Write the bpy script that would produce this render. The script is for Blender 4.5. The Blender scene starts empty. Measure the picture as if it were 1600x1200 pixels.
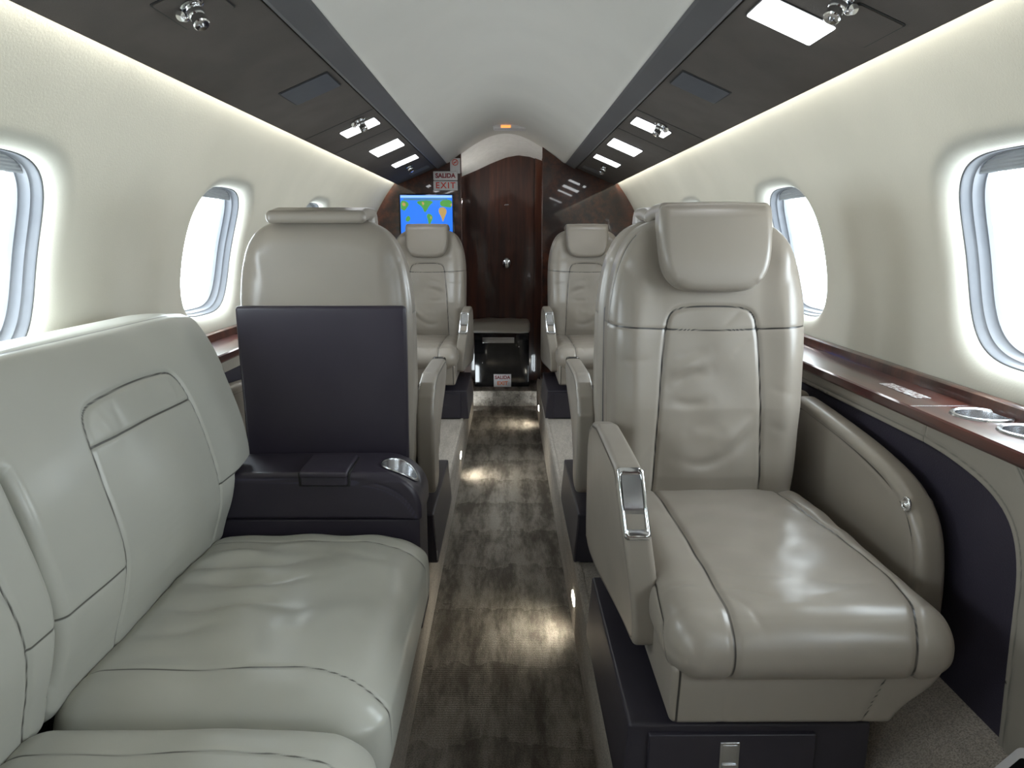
import bpy, bmesh, math, random
import numpy as np
from mathutils import Vector, Matrix

S = bpy.context.scene
COL = S.collection
random.seed(4); RNG = np.random.default_rng(4)

# ------------------------------------------------------------------ camera
F_PX = 1100.0
PITCH = math.atan(230 / F_PX); YAW = math.atan(7 / F_PX * math.cos(PITCH))
cam_d = bpy.data.cameras.new('camera'); cam = bpy.data.objects.new('camera', cam_d); COL.objects.link(cam)
cam_d.sensor_width = 36; cam_d.sensor_fit = 'HORIZONTAL'; cam_d.lens = F_PX * 36 / 1600
cam_d.clip_start = .02
cam.location = (.008, 0, 1.12)
cam.rotation_euler = (math.pi / 2 - PITCH, 0, -YAW)
S.camera = cam

# ------------------------------------------------------------------ daylight outside, exposure
W = bpy.data.worlds.new('daylight'); S.world = W; W.use_nodes = True
bgn = W.node_tree.nodes['Background']
bgn.inputs['Color'].default_value = (.86, .95, 1, 1); bgn.inputs['Strength'].default_value = 13.0
S.view_settings.view_transform = 'Standard'; S.view_settings.look = 'None'
S.view_settings.gamma = 1; S.view_settings.use_curve_mapping = False
S.view_settings.exposure = 0.36
S.cycles.max_bounces = 12; S.cycles.diffuse_bounces = 8; S.cycles.transparent_max_bounces = 12
S.cycles.use_denoising = True
S.cycles.sample_clamp_indirect = 6

# cabin shell constants (metres): circular section, centre z, windows
RAD, ZC = .90, .86
D0, D1 = -1.2, 4.5
WIN_D = [-.76, .22, 1.20, 2.18, 3.16]
PHC, WHD, WHS = .237, .195, .191
BAY = .49
AL, AR = -.217, .198           # aisle edges
ZP = .21                       # raised floor beside the aisle
PSU_A, PSU_B = (.432, 1.533), (.668, 1.434)

def shell(s, d, off, side):
    ph = np.asarray(s) / RAD
    r = RAD + np.asarray(off)
    return np.stack([side * r * np.cos(ph), np.asarray(d) + 0 * ph, ZC + r * np.sin(ph)], -1)

# window daylight portals
for side in (-1, 1):
    for d in WIN_D:
        l = bpy.data.lights.new('window_portal', 'AREA'); l.shape = 'RECTANGLE'; l.size = .40; l.size_y = .40
        l.cycles.is_portal = True
        o = bpy.data.objects.new('window_portal', l); COL.objects.link(o)
        p = shell(PHC * RAD, d, .115, side); o.location = p
        n = Vector((-side * math.cos(PHC), 0, -math.sin(PHC)))
        o.rotation_euler = n.to_track_quat('-Z', 'Y').to_euler()

# cove lamps hidden between the overhead panels and the walls
for side in (-1, 1):
    for y in (1.65,):
        l = bpy.data.lights.new('cove_lamp', 'AREA'); l.shape = 'RECTANGLE'; l.size = .014; l.size_y = 5.66
        l.energy = 26; l.color = (1, .97, .86)
        o = bpy.data.objects.new('cove_lamp', l); COL.objects.link(o)
        o.location = (side * .668, y, 1.462)
        n = Vector((side * .42, 0, -.9)).normalized()
        zz = -n; yy = Vector((0, 1, 0)); xx = yy.cross(zz)
        o.rotation_euler = Matrix((xx, yy, zz)).transposed().to_euler()

# ------------------------------------------------------------------ materials
def nt(name):
    m = bpy.data.materials.new(name); m.use_nodes = True
    t = m.node_tree; b = t.nodes['Principled BSDF']
    return m, t, b
def N(t, ty, **kw):
    n = t.nodes.new(ty)
    for k, v in kw.items(): setattr(n, k, v)
    return n
def coords(t, scale=(1, 1, 1)):
    c = N(t, 'ShaderNodeTexCoord'); mp = N(t, 'ShaderNodeMapping'); mp.inputs['Scale'].default_value = scale
    t.links.new(c.outputs['Object'], mp.inputs['Vector']); return mp.outputs['Vector']
def noise(t, v, scale, detail=3, rough=.5):
    n = N(t, 'ShaderNodeTexNoise'); n.inputs['Scale'].default_value = scale
    n.inputs['Detail'].default_value = detail; n.inputs['Roughness'].default_value = rough
    t.links.new(v, n.inputs['Vector']); return n.outputs['Fac']
def mixc(t, f, a, b):
    m = N(t, 'ShaderNodeMix'); m.data_type = 'RGBA'
    for i, x in ((0, f), (6, a), (7, b)):
        if hasattr(x, 'is_linked'): t.links.new(x, m.inputs[i])
        elif i == 0: m.inputs[0].default_value = x
        else: m.inputs[i].default_value = tuple(x) + (1,)
    return m.outputs[2]
def ramp(t, f, a, b, lo=0., hi=1.):
    m = N(t, 'ShaderNodeMapRange'); t.links.new(f, m.inputs[0])
    m.inputs[1].default_value = a; m.inputs[2].default_value = b; m.inputs[3].default_value = lo; m.inputs[4].default_value = hi
    m.interpolation_type = 'SMOOTHSTEP'
    return m.outputs[0]
def math_(t, op, a, b=None):
    m = N(t, 'ShaderNodeMath'); m.operation = op
    for i, x in ((0, a), (1, b)):
        if x is None: continue
        if hasattr(x, 'is_linked'): t.links.new(x, m.inputs[i])
        else: m.inputs[i].default_value = x
    return m.outputs[0]
def bump(t, b, h, strength, dist):
    n = N(t, 'ShaderNodeBump'); n.inputs['Strength'].default_value = strength; n.inputs['Distance'].default_value = dist
    t.links.new(h, n.inputs['Height']); t.links.new(n.outputs['Normal'], b.inputs['Normal'])

def leather(name, col, dark, rough=.4, seamcol=(.02, .018, .016), grain=1.0, spec=.5):
    m, t, b = nt(name)
    v = coords(t)
    big = noise(t, v, 5, 3)
    c = mixc(t, ramp(t, big, .3, .7), col, dark)
    at = N(t, 'ShaderNodeAttribute'); at.attribute_name = 'seam'
    c = mixc(t, ramp(t, at.outputs['Fac'], .0009, .0027, 1, 0), c, seamcol)
    t.links.new(c, b.inputs['Base Color'])
    r = ramp(t, noise(t, v, 5, 2), .3, .7, rough - .03, rough + .04); t.links.new(r, b.inputs['Roughness'])
    b.inputs['Specular IOR Level'].default_value = spec
    vo = N(t, 'ShaderNodeTexVoronoi'); vo.inputs['Scale'].default_value = 520; t.links.new(v, vo.inputs['Vector'])
    h = math_(t, 'ADD', math_(t, 'MULTIPLY', vo.outputs['Distance'], .35), math_(t, 'MULTIPLY', noise(t, v, 60, 2), .6))
    bump(t, b, h, .06 * grain, .0015)
    return m
def plain(name, col, rough=.5, metal=0., emit=None, es=0., spec=.5, coat=0.):
    m, t, b = nt(name)
    v = coords(t); n = noise(t, v, 30, 3)
    c = mixc(t, ramp(t, n, .25, .75), tuple(x * .95 for x in col), tuple(min(1, x * 1.04) for x in col))
    t.links.new(c, b.inputs['Base Color'])
    b.inputs['Roughness'].default_value = rough; b.inputs['Metallic'].default_value = metal
    b.inputs['Specular IOR Level'].default_value = spec; b.inputs['Coat Weight'].default_value = coat
    if emit:
        b.inputs['Emission Color'].default_value = tuple(emit) + (1,); b.inputs['Emission Strength'].default_value = es
    return m
def fabric(name, col, col2, rough=.85, sc=260, st=.25, blotch=3):
    m, t, b = nt(name); v = coords(t)
    c = mixc(t, ramp(t, noise(t, v, blotch, 4), .3, .7), col, col2)
    t.links.new(c, b.inputs['Base Color']); b.inputs['Roughness'].default_value = rough
    b.inputs['Specular IOR Level'].default_value = .25
    bump(t, b, noise(t, v, sc, 3, .7), st, .003)
    return m
def wood(name, a, c2, c3, axis=(1, .06, 1), sc=22, gloss=.07):
    m, t, b = nt(name); v = coords(t, axis)
    n = noise(t, v, sc, 6, .65); n2 = noise(t, v, sc * .25, 3)
    c = mixc(t, ramp(t, n, .35, .68), a, c2)
    c = mixc(t, ramp(t, n2, .48, .74), c, c3)
    t.links.new(c, b.inputs['Base Color']); b.inputs['Roughness'].default_value = .3
    b.inputs['Coat Weight'].default_value = 1; b.inputs['Coat Roughness'].default_value = gloss
    return m
def carpet(name, light, dark, pattern=True):
    m, t, b = nt(name); v = coords(t)
    sp = N(t, 'ShaderNodeSeparateXYZ'); t.links.new(v, sp.inputs[0])
    x, y, z = sp.outputs
    f = noise(t, coords(t, (6, 1.6, 6)), 1.6, 5, .65)
    fine = noise(t, coords(t, (70, 14, 70)), 1.2, 3, .6)
    f = math_(t, 'ADD', math_(t, 'MULTIPLY', f, .75), math_(t, 'MULTIPLY', fine, .3))
    if pattern:
        fx = math_(t, 'ABSOLUTE', math_(t, 'SUBTRACT', math_(t, 'MULTIPLY', math_(t, 'FRACT', math_(t, 'MULTIPLY', math_(t, 'ADD', x, 5.0), 11.5)), 2.), 1.))
        fy = math_(t, 'FRACT', math_(t, 'ADD', math_(t, 'MULTIPLY', math_(t, 'ADD', y, 5.0), 3.4), math_(t, 'MULTIPLY', noise(t, v, 14, 3, .6), .55)))
        wob = math_(t, 'MULTIPLY', math_(t, 'SUBTRACT', noise(t, v, 9, 3), .5), 1.1)
        tri = ramp(t, math_(t, 'ADD', math_(t, 'SUBTRACT', fx, fy), wob), -.35, .35)
        f = math_(t, 'ADD', f, math_(t, 'MULTIPLY', math_(t, 'SUBTRACT', tri, .5), .10))
    c = mixc(t, ramp(t, f, .36, .68), dark, light)
    speck = noise(t, v, 330, 2, .7)
    c = mixc(t, ramp(t, speck, .35, .6, .55, 0), c, tuple(k * .35 for k in dark))
    t.links.new(c, b.inputs['Base Color']); b.inputs['Roughness'].default_value = .95
    b.inputs['Specular IOR Level'].default_value = .1
    if pattern:
        wv = N(t, 'ShaderNodeTexWave'); wv.bands_direction = 'Y'; wv.inputs['Scale'].default_value = 38
        wv.inputs['Distortion'].default_value = 2.2; wv.inputs['Detail'].default_value = 2; wv.inputs['Detail Scale'].default_value = 3
        t.links.new(v, wv.inputs['Vector'])
        h = math_(t, 'ADD', math_(t, 'MULTIPLY', wv.outputs['Fac'], .5), math_(t, 'ADD', noise(t, v, 240, 3, .7), 0.))
        bump(t, b, h, .75, .006)
    else:
        bump(t, b, noise(t, v, 190, 4, .75), .9, .008)
    return m

M = {}
M['leather'] = leather('beige_leather', (.292, .258, .218), (.270, .239, .202), .32)
M['sofa'] = leather('sofa_leather', (.455, .450, .395), (.425, .420, .37), .33, seamcol=(.085, .08, .07))
M['navy'] = leather('aubergine_leather', (.036, .030, .043), (.030, .025, .037), .36, seamcol=(.05, .045, .07), grain=.9)
M['panel'] = leather('side_panel_leather', (.30, .270, .230), (.27, .245, .208), .48, seamcol=(.16, .15, .13))
M['inset'] = fabric('dark_inset_cloth', (.040, .034, .050), (.030, .026, .038), .6, 300, .3)
M['base'] = plain('dark_base', (.034, .030, .040), .36)
M['wall'] = fabric('cream_wall', (.565, .552, .485), (.53, .52, .455), .8, 220, .12, 4)
M['ceil'] = fabric('ceiling_cloth', (.585, .563, .515), (.555, .535, .49), .85, 260, .12, 3)
M['headliner'] = plain('white_headliner', (.80, .80, .77), .38)
M['psu'] = fabric('brown_suede', (.086, .073, .064), (.073, .063, .055), .8, 500, .35, 9)
M['fairing'] = fabric('grey_fairing', (.100, .097, .098), (.090, .087, .088), .6, 200, .1, 4)
M['cover'] = plain('slate_cover', (.058, .062, .072), .55)
M['wood'] = wood('mahogany', (.024, .007, .004), (.095, .026, .010), (.014, .005, .004), gloss=.03)
M['wooddark'] = wood('dark_mahogany', (.036, .010, .006), (.11, .032, .017), (.016, .005, .004), (1, 1, .08), 18, .05)
M['woodred'] = wood('red_mahogany', (.055, .014, .008), (.13, .038, .016), (.03, .008, .006), (1, 1, .08), 18, .06)
M['woodledge'] = wood('ledge_mahogany', (.034, .007, .008), (.105, .026, .015), (.016, .004, .008), (1, .06, 1), 30, .06)
M['black'] = plain('black_gloss', (.008, .008, .009), .12, coat=.5)
M['gap'] = plain('gap_shade_black', (.01, .01, .01), .7)  # near-black stands in for the shade in gaps around and between parts
M['chrome'] = plain('chrome', (.80, .81, .83), .12, 1.)
M['steel'] = plain('brushed_steel', (.62, .63, .65), .24, 1.)
M['frame'] = plain('window_frame_plastic', (.12, .128, .142), .45)
M['shade'] = plain('window_shade_plastic', (.36, .38, .40), .5)
M['lamp'] = plain('lit_diffuser', (.9, .9, .9), .5, emit=(.95, .98, 1), es=7.)
M['floorlamp'] = plain('lit_floor_lens', (.9, .9, .8), .5, emit=(1, .96, .82), es=14.)
M['signwhite'] = plain('sign_white', (.62, .60, .60), .4)
M['signred'] = plain('sign_red', (.62, .05, .03), .4)
M['signdark'] = plain('sign_maroon', (.22, .02, .03), .4)
M['signorange'] = plain('sign_orange', (.75, .16, .04), .4)
M['amber'] = plain('lit_amber_sign', (.9, .35, .1), .4, emit=(1, .35, .08), es=1.0)
M['sea'] = plain('screen_sea', (.01, .05, .2), .25, emit=(.02, .16, .85), es=1.0)
M['seabar'] = plain('screen_bar', (.1, .2, .3), .25, emit=(.30, .55, .90), es=.9)
M['seabar2'] = plain('screen_grey_bar', (.05, .1, .15), .25, emit=(.05, .17, .28), es=.9)
M['land'] = plain('screen_land', (.05, .2, .02), .25, emit=(.06, .24, .05), es=.9)
M['land2'] = plain('screen_dry_land', (.2, .15, .05), .25, emit=(.38, .25, .08), es=.9)
M['carpet'] = carpet('aisle_carpet', (.40, .36, .31), (.14, .12, .10))
M['carpet2'] = carpet('side_carpet', (.62, .56, .49), (.46, .41, .355), False)
def glassmat():
    m = bpy.data.materials.new('window_acrylic'); m.use_nodes = True; t = m.node_tree; t.nodes.clear()
    o = N(t, 'ShaderNodeOutputMaterial'); mx = N(t, 'ShaderNodeMixShader'); tr = N(t, 'ShaderNodeBsdfTransparent'); g = N(t, 'ShaderNodeBsdfGlossy')
    tr.inputs[0].default_value = (.96, .98, 1, 1); g.inputs['Roughness'].default_value = .02
    fr = N(t, 'ShaderNodeFresnel'); fr.inputs[0].default_value = 1.3
    t.links.new(fr.outputs[0], mx.inputs[0]); t.links.new(tr.outputs[0], mx.inputs[1]); t.links.new(g.outputs[0], mx.inputs[2])
    t.links.new(mx.outputs[0], o.inputs['Surface']); return m
M['glass'] = glassmat()
def foil():
    m, t, b = nt('printed_foil'); v = coords(t)
    sp = N(t, 'ShaderNodeSeparateXYZ'); t.links.new(v, sp.inputs[0])
    n = noise(t, coords(t, (160, 160, 1)), 1., 2)
    c = mixc(t, ramp(t, n, .46, .54), (.55, .55, .55), (.12, .07, .06))
    t.links.new(c, b.inputs['Base Color']); b.inputs['Roughness'].default_value = .3
    return m
M['foil'] = foil()

# ------------------------------------------------------------------ mesh helpers
def mesh(name, V, F, mat, parent=None, seam=None, smooth=True, mats=None, fm=None):
    V = np.asarray(V, np.float32); me = bpy.data.meshes.new(name)
    if isinstance(F, np.ndarray):
        nf, k = F.shape; loops = F.ravel().astype(np.int32); starts = np.arange(nf, dtype=np.int32) * k; tot = np.full(nf, k, np.int32)
    else:
        tot = np.array([len(f) for f in F], np.int32); nf = len(F)
        loops = np.concatenate([np.asarray(f, np.int32) for f in F]); starts = np.concatenate([[0], np.cumsum(tot)[:-1]]).astype(np.int32)
    me.vertices.add(len(V)); me.vertices.foreach_set('co', V.ravel())
    me.loops.add(len(loops)); me.loops.foreach_set('vertex_index', loops)
    me.polygons.add(nf); me.polygons.foreach_set('loop_start', starts); me.polygons.foreach_set('loop_total', tot)
    me.update(calc_edges=True); me.validate()
    for mm in (mats or [mat]): me.materials.append(M[mm])
    if fm is not None: me.polygons.foreach_set('material_index', np.asarray(fm, np.int32))
    a = me.attributes.new('seam', 'FLOAT', 'POINT')
    a.data.foreach_set('value', np.asarray(seam if seam is not None else np.full(len(V), 1.), np.float32))
    me.polygons.foreach_set('use_smooth', np.full(nf, bool(smooth)))
    o = bpy.data.objects.new(name, me); COL.objects.link(o)
    if parent: o.parent = parent
    return o
def smooth_angle(o, deg=35):
    me = o.data; bm = bmesh.new(); bm.from_mesh(me)
    for e in bm.edges:
        if len(e.link_faces) == 2 and e.calc_face_angle(0) > math.radians(deg): e.smooth = False
    bm.to_mesh(me); bm.free(); return o

def rbox(lo, hi, r, step):
    """closed rounded box: vertices, quads, outward normals"""
    lo = np.array(lo, float); hi = np.array(hi, float); c = (lo + hi) / 2; h = (hi - lo) / 2
    r = min(r, h.min() * .999)
    Vs, Fs, off = [], [], 0
    def ax(hh):
        n = max(2, int(math.ceil(2 * (hh - r) / step))) if hh > r * 1.01 else 1
        k = max(4, int(math.ceil(r * 1.3 / step)))
        ang = np.linspace(-math.pi / 4, 0, k + 1)[:-1]
        e = r * np.tan(-ang)                         # even arc spacing in the rounded corner
        mid = np.linspace(-(hh - r), hh - r, n + 1)
        return np.concatenate([-(hh - r) - e, mid, (hh - r) + e[::-1]])
    for a in range(3):
        u, v = [i for i in range(3) if i != a]
        gu, gv = np.meshgrid(ax(h[u]), ax(h[v]), indexing='ij')
        for s in (-1, 1):
            P = np.zeros(gu.shape + (3,)); P[..., u] = gu; P[..., v] = gv; P[..., a] = s * h[a]
            nu, nv = gu.shape; idx = np.arange(nu * nv).reshape(nu, nv) + off
            q = np.stack([idx[:-1, :-1], idx[1:, :-1], idx[1:, 1:], idx[:-1, 1:]], -1).reshape(-1, 4)
            flip = (s < 0) ^ (a == 1)
            if flip: q = q[:, ::-1]
            Vs.append(P.reshape(-1, 3)); Fs.append(q); off += nu * nv
    P = np.concatenate(Vs); Fq = np.concatenate(Fs)
    key = np.round(P / 2e-6).astype(np.int64)
    _, first, inv = np.unique(key, axis=0, return_index=True, return_inverse=True)
    P = P[first]; Fq = inv.reshape(-1)[Fq]
    inner = np.clip(P, -(h - r), h - r); q = P - inner; ln = np.linalg.norm(q, axis=1, keepdims=True)
    n = q / np.maximum(ln, 1e-9)
    return inner + r * n + c, Fq, n

def vnorm(V, F):
    n = np.zeros_like(V); fn = np.cross(V[F[:, 2]] - V[F[:, 0]], V[F[:, 3]] - V[F[:, 1]])
    for k in range(4): np.add.at(n, F[:, k], fn)
    return n / np.maximum(np.linalg.norm(n, axis=1, keepdims=True), 1e-12)
def box(name, lo, hi, mat, parent=None, r=.004, step=.05):
    V, F, n = rbox(lo, hi, r, step); return mesh(name, V, F, mat, parent)

def chaikin(P, k=2, closed=True):
    P = np.array(P, float)
    for _ in range(k):
        Q = np.roll(P, -1, 0) if closed else P[1:]
        A = P if closed else P[:-1]
        N_ = np.empty((2 * len(A), P.shape[1])); N_[0::2] = .75 * A + .25 * Q; N_[1::2] = .25 * A + .75 * Q
        if not closed: N_ = np.vstack([P[:1], N_, P[-1:]])
        P = N_
    return P
def dense(P, n=900, closed=True):
    P = np.array(P, float)
    if closed: P = np.vstack([P, P[:1]])
    d = np.concatenate([[0], np.cumsum(np.linalg.norm(np.diff(P, axis=0), axis=1))])
    t = np.linspace(0, d[-1], n, endpoint=not closed)
    return np.stack([np.interp(t, d, P[:, i]) for i in range(P.shape[1])], 1)
def polar(P, c):
    q = P - c; th = np.arctan2(q[:, 1], q[:, 0]); r = np.linalg.norm(q, axis=1)
    i = np.argsort(th); th, r = th[i], r[i]
    return np.concatenate([th - 2 * np.pi, th, th + 2 * np.pi]), np.concatenate([r, r, r])
def outline_map(V, axes, lo, hi, r, poly, c=None, n=None):
    """carry the rounded-box outline in the plane `axes` onto the closed outline `poly` (star-shaped round c)"""
    i, j = axes
    lo2 = np.array([lo[i], lo[j]]); hi2 = np.array([hi[i], hi[j]]); c0 = (lo2 + hi2) / 2; h = (hi2 - lo2) / 2
    c = c0 if c is None else np.array(c)
    a = np.linspace(0, 2 * np.pi, 4001)[:-1]; sq = np.stack([np.cos(a), np.sin(a)], 1)
    sq = sq / np.abs(sq).max(1, keepdims=True) * h
    inn = np.clip(sq, -(h - r), h - r); q = sq - inn; src = inn + r * q / np.maximum(np.linalg.norm(q, axis=1, keepdims=True), 1e-9)
    ts, rs = polar(src, np.zeros(2)); td, rd = polar(dense(poly, 2400), c)
    P = V[:, [i, j]] - c0
    th = np.arctan2(P[:, 1], P[:, 0]); rr = np.linalg.norm(P, axis=1)
    k = np.interp(th, td, rd) / np.interp(th, ts, rs)
    V = V.copy(); V[:, i] = c[0] + rr * k * np.cos(th); V[:, j] = c[1] + rr * k * np.sin(th)
    return V
def pdist(P, poly):
    poly = np.asarray(poly, float); d = np.full(len(P), 9.)
    for a, b in zip(poly[:-1], poly[1:]):
        ab = b - a; t = np.clip(((P - a) @ ab) / max(ab @ ab, 1e-12), 0, 1)
        d = np.minimum(d, np.linalg.norm(P - (a + t[:, None] * ab), axis=1))
    return d
def sst(x, a, b):
    t = np.clip((np.asarray(x, float) - a) / (b - a), 0, 1); return t * t * (3 - 2 * t)
def groove(V, n, P2, polys, mask, depth=.004, w=.005, attr=None):
    d = np.full(len(V), 9.)
    for p in polys: d = np.minimum(d, pdist(P2, p))
    g = np.exp(-(d / w) ** 2) * mask
    V = V - n * (depth * g)[:, None]
    dd = np.where(mask > .4, d, 1.)
    return V, dd if attr is None else np.minimum(attr, dd)
def crease(P2, segs, w=.008):
    """sum of soft ridges/valleys along short curved lines: (points, height)"""
    h = np.zeros(len(P2))
    for pts, a, ww in segs:
        pts = chaikin(pts, 2, False)
        d = pdist(P2, pts); e0 = np.linalg.norm(P2 - pts[0], axis=1); e1 = np.linalg.norm(P2 - pts[-1], axis=1)
        L = np.linalg.norm(pts[-1] - pts[0]); fade = sst(np.minimum(e0, e1), 0, L * .35)
        h += a * np.exp(-(d / ww) ** 2) * (.25 + .75 * fade)
    return h
def vnoise(P, sc, seed=0):
    r = np.random.default_rng(seed); out = np.zeros(len(P))
    for k in range(10):
        w = r.normal(size=P.shape[1]); w = w / np.linalg.norm(w) * sc * (.6 + r.random()); out += np.sin(P @ w * 2 * np.pi + r.random() * 6.28)
    return out / 10 ** .5

def sweep(name, prof, y0, y1, mat, parent=None, ny=1, closed=False, smooth=True, mats=None, fm=None, flip=False):
    """extrude an (x, z) profile along y; closed profiles get end caps"""
    prof = np.asarray(prof, float); k = len(prof); ys = np.linspace(y0, y1, ny + 1)
    V = np.concatenate([np.stack([prof[:, 0], np.full(k, y), prof[:, 1]], 1) for y in ys]); F = []; mm = []
    kk = k if closed else k - 1
    for a in range(ny):
        for i in range(kk):
            j = (i + 1) % k; q = [a * k + i, a * k + j, (a + 1) * k + j, (a + 1) * k + i]
            F.append(q[::-1] if flip else q); mm.append(fm[i] if fm else 0)
    if closed:
        F.append(list(range(k))[::-1]); F.append([ny * k + i for i in range(k)]); mm += [0, 0]
    o = mesh(name, V, F, mat, parent, smooth=smooth, mats=mats, fm=mm)
    if smooth: smooth_angle(o)
    return o
def lathe(prof, n=32, c=(0, 0, 0), axis=(0, 0, 1), cap=True):
    prof = np.asarray(prof, float); a = np.linspace(0, 2 * np.pi, n, endpoint=False); V = []; F = []
    for r, z in prof: V.append(np.stack([r * np.cos(a), r * np.sin(a), np.full(n, z)], 1))
    V = np.concatenate(V); k = len(prof)
    for i in range(k - 1):
        for j in range(n):
            jj = (j + 1) % n; F.append([i * n + j, i * n + jj, (i + 1) * n + jj, (i + 1) * n + j])
    if prof[0][0] > 1e-6: F.append(list(range(n))[::-1])
    if cap and prof[-1][0] > 1e-6: F.append([(k - 1) * n + j for j in range(n)])
    q = Vector((0, 0, 1)).rotation_difference(Vector(axis)).to_matrix()
    V = V @ np.array(q).T + np.array(c); return V, F
def turned(name, prof, mat, parent=None, n=32, c=(0, 0, 0), axis=(0, 0, 1), deg=35, cap=True):
    V, F = lathe(prof, n, c, axis, cap); return smooth_angle(mesh(name, V, F, mat, parent), deg)
def join(parts):
    Vs, Fs, o = [], [], 0
    for V, F in parts:
        Vs.append(np.asarray(V, float)); Fs += [[int(i) + o for i in f] for f in F]; o += len(V)
    return np.concatenate(Vs), Fs
def plate(poly, t, place):
    """flat outline (2-D) of thickness t; place maps (u, v, w) to 3-D"""
    P = np.asarray(poly, float); k = len(P)
    V = np.concatenate([np.column_stack([P, np.zeros(k)]), np.column_stack([P, np.full(k, t)])])
    F = [list(range(k))[::-1], [k + i for i in range(k)]] + [[i, (i + 1) % k, k + (i + 1) % k, k + i] for i in range(k)]
    return np.array([place(*v) for v in V]), F
def rrect(w, h, r, c=(0, 0), n=6):
    P = []
    for sx, sy, a0 in ((1, 1, 0), (-1, 1, 90), (-1, -1, 180), (1, -1, 270)):
        for i in range(n + 1):
            a = math.radians(a0 + 90 * i / n); P.append((c[0] + sx * (w / 2 - r) + r * math.cos(a), c[1] + sy * (h / 2 - r) + r * math.sin(a)))
    return np.array(P)

def empty(name, loc, rz=0, parent=None):
    o = bpy.data.objects.new(name, None); COL.objects.link(o); o.empty_display_size = .05
    o.location = loc; o.rotation_euler = (0, 0, rz)
    if parent: o.parent = parent
    return o
def tag(o, label=None, cat=None, group=None, kind=None):
    if label: o['label'] = label
    if cat: o['category'] = cat
    if group: o['group'] = group
    if kind: o['kind'] = kind
    return o
def copy_tree(o, parent=None):
    c = o.copy(); COL.objects.link(c); c.parent = parent
    for ch in o.children: copy_tree(ch, c)
    return c
def struct(o): o['kind'] = 'structure'; return o

# ------------------------------------------------------------------ cabin shell
PH0, PH1 = -.075, math.pi / 2
def build_wall(side):
    parts = []
    # plain strips fore and aft of the window bays
    for a, b in ((D0, WIN_D[0] - BAY), (WIN_D[-1] + BAY, D1)):
        if b - a < .01: continue
        s, d = np.meshgrid(np.linspace(PH0, PH1, 40) * RAD, np.linspace(a, b, 12), indexing='ij')
        V = shell(s.ravel(), d.ravel(), 0 * s.ravel(), side); idx = np.arange(s.size).reshape(s.shape)
        F = np.stack([idx[:-1, :-1], idx[1:, :-1], idx[1:, 1:], idx[:-1, 1:]], -1).reshape(-1, 4)
        parts.append((V, F if side < 0 else F[:, ::-1]))
    for dc in WIN_D:
        s_lo, s_hi = PH0 * RAD - PHC * RAD, PH1 * RAD - PHC * RAD
        th = np.linspace(-np.pi, np.pi, 144, endpoint=False)
        cor = [math.atan2(s, d) for s in (s_lo, s_hi) for d in (-BAY - .002, BAY + .002)]
        th = np.unique(np.concatenate([th, cor])); c, sn = np.cos(th), np.sin(th)
        rect = np.minimum((BAY + .002) / np.maximum(np.abs(c), 1e-9), np.where(sn > 0, s_hi, -s_lo) / np.maximum(np.abs(sn), 1e-9))
        n = 3.4; ell = (np.abs(c / WHD) ** n + np.abs(sn / WHS) ** n) ** (-1 / n)
        ts = np.concatenate([np.linspace(0, .72, 12), .72 + .28 * (1 - (1 - np.linspace(0, 1, 22)[1:]) ** 2)])
        rings = []
        R0 = .050
        for t in ts:
            rr = rect * (1 - t) + ell * t; dist = rr - ell
            x = np.clip(R0 - dist, 0, R0); off = .036 * (1 - np.sqrt(np.clip(1 - (x / R0) ** 2.2, 0, 1)))
            rings.append(shell(PHC * RAD + rr * sn, dc + rr * c, off, side))
        k = len(th); V = np.concatenate(rings); F = []
        for a in range(len(ts) - 1):
            i = np.arange(k); j = (i + 1) % k
            F.append(np.stack([a * k + i, a * k + j, (a + 1) * k + j, (a + 1) * k + i], -1))
        F = np.concatenate(F); parts.append((V, F if side > 0 else F[:, ::-1]))
    V, F = join(parts)
    return struct(mesh('wall_left' if side < 0 else 'wall_right', V, F, 'wall'))
build_wall(-1); build_wall(1)

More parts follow.
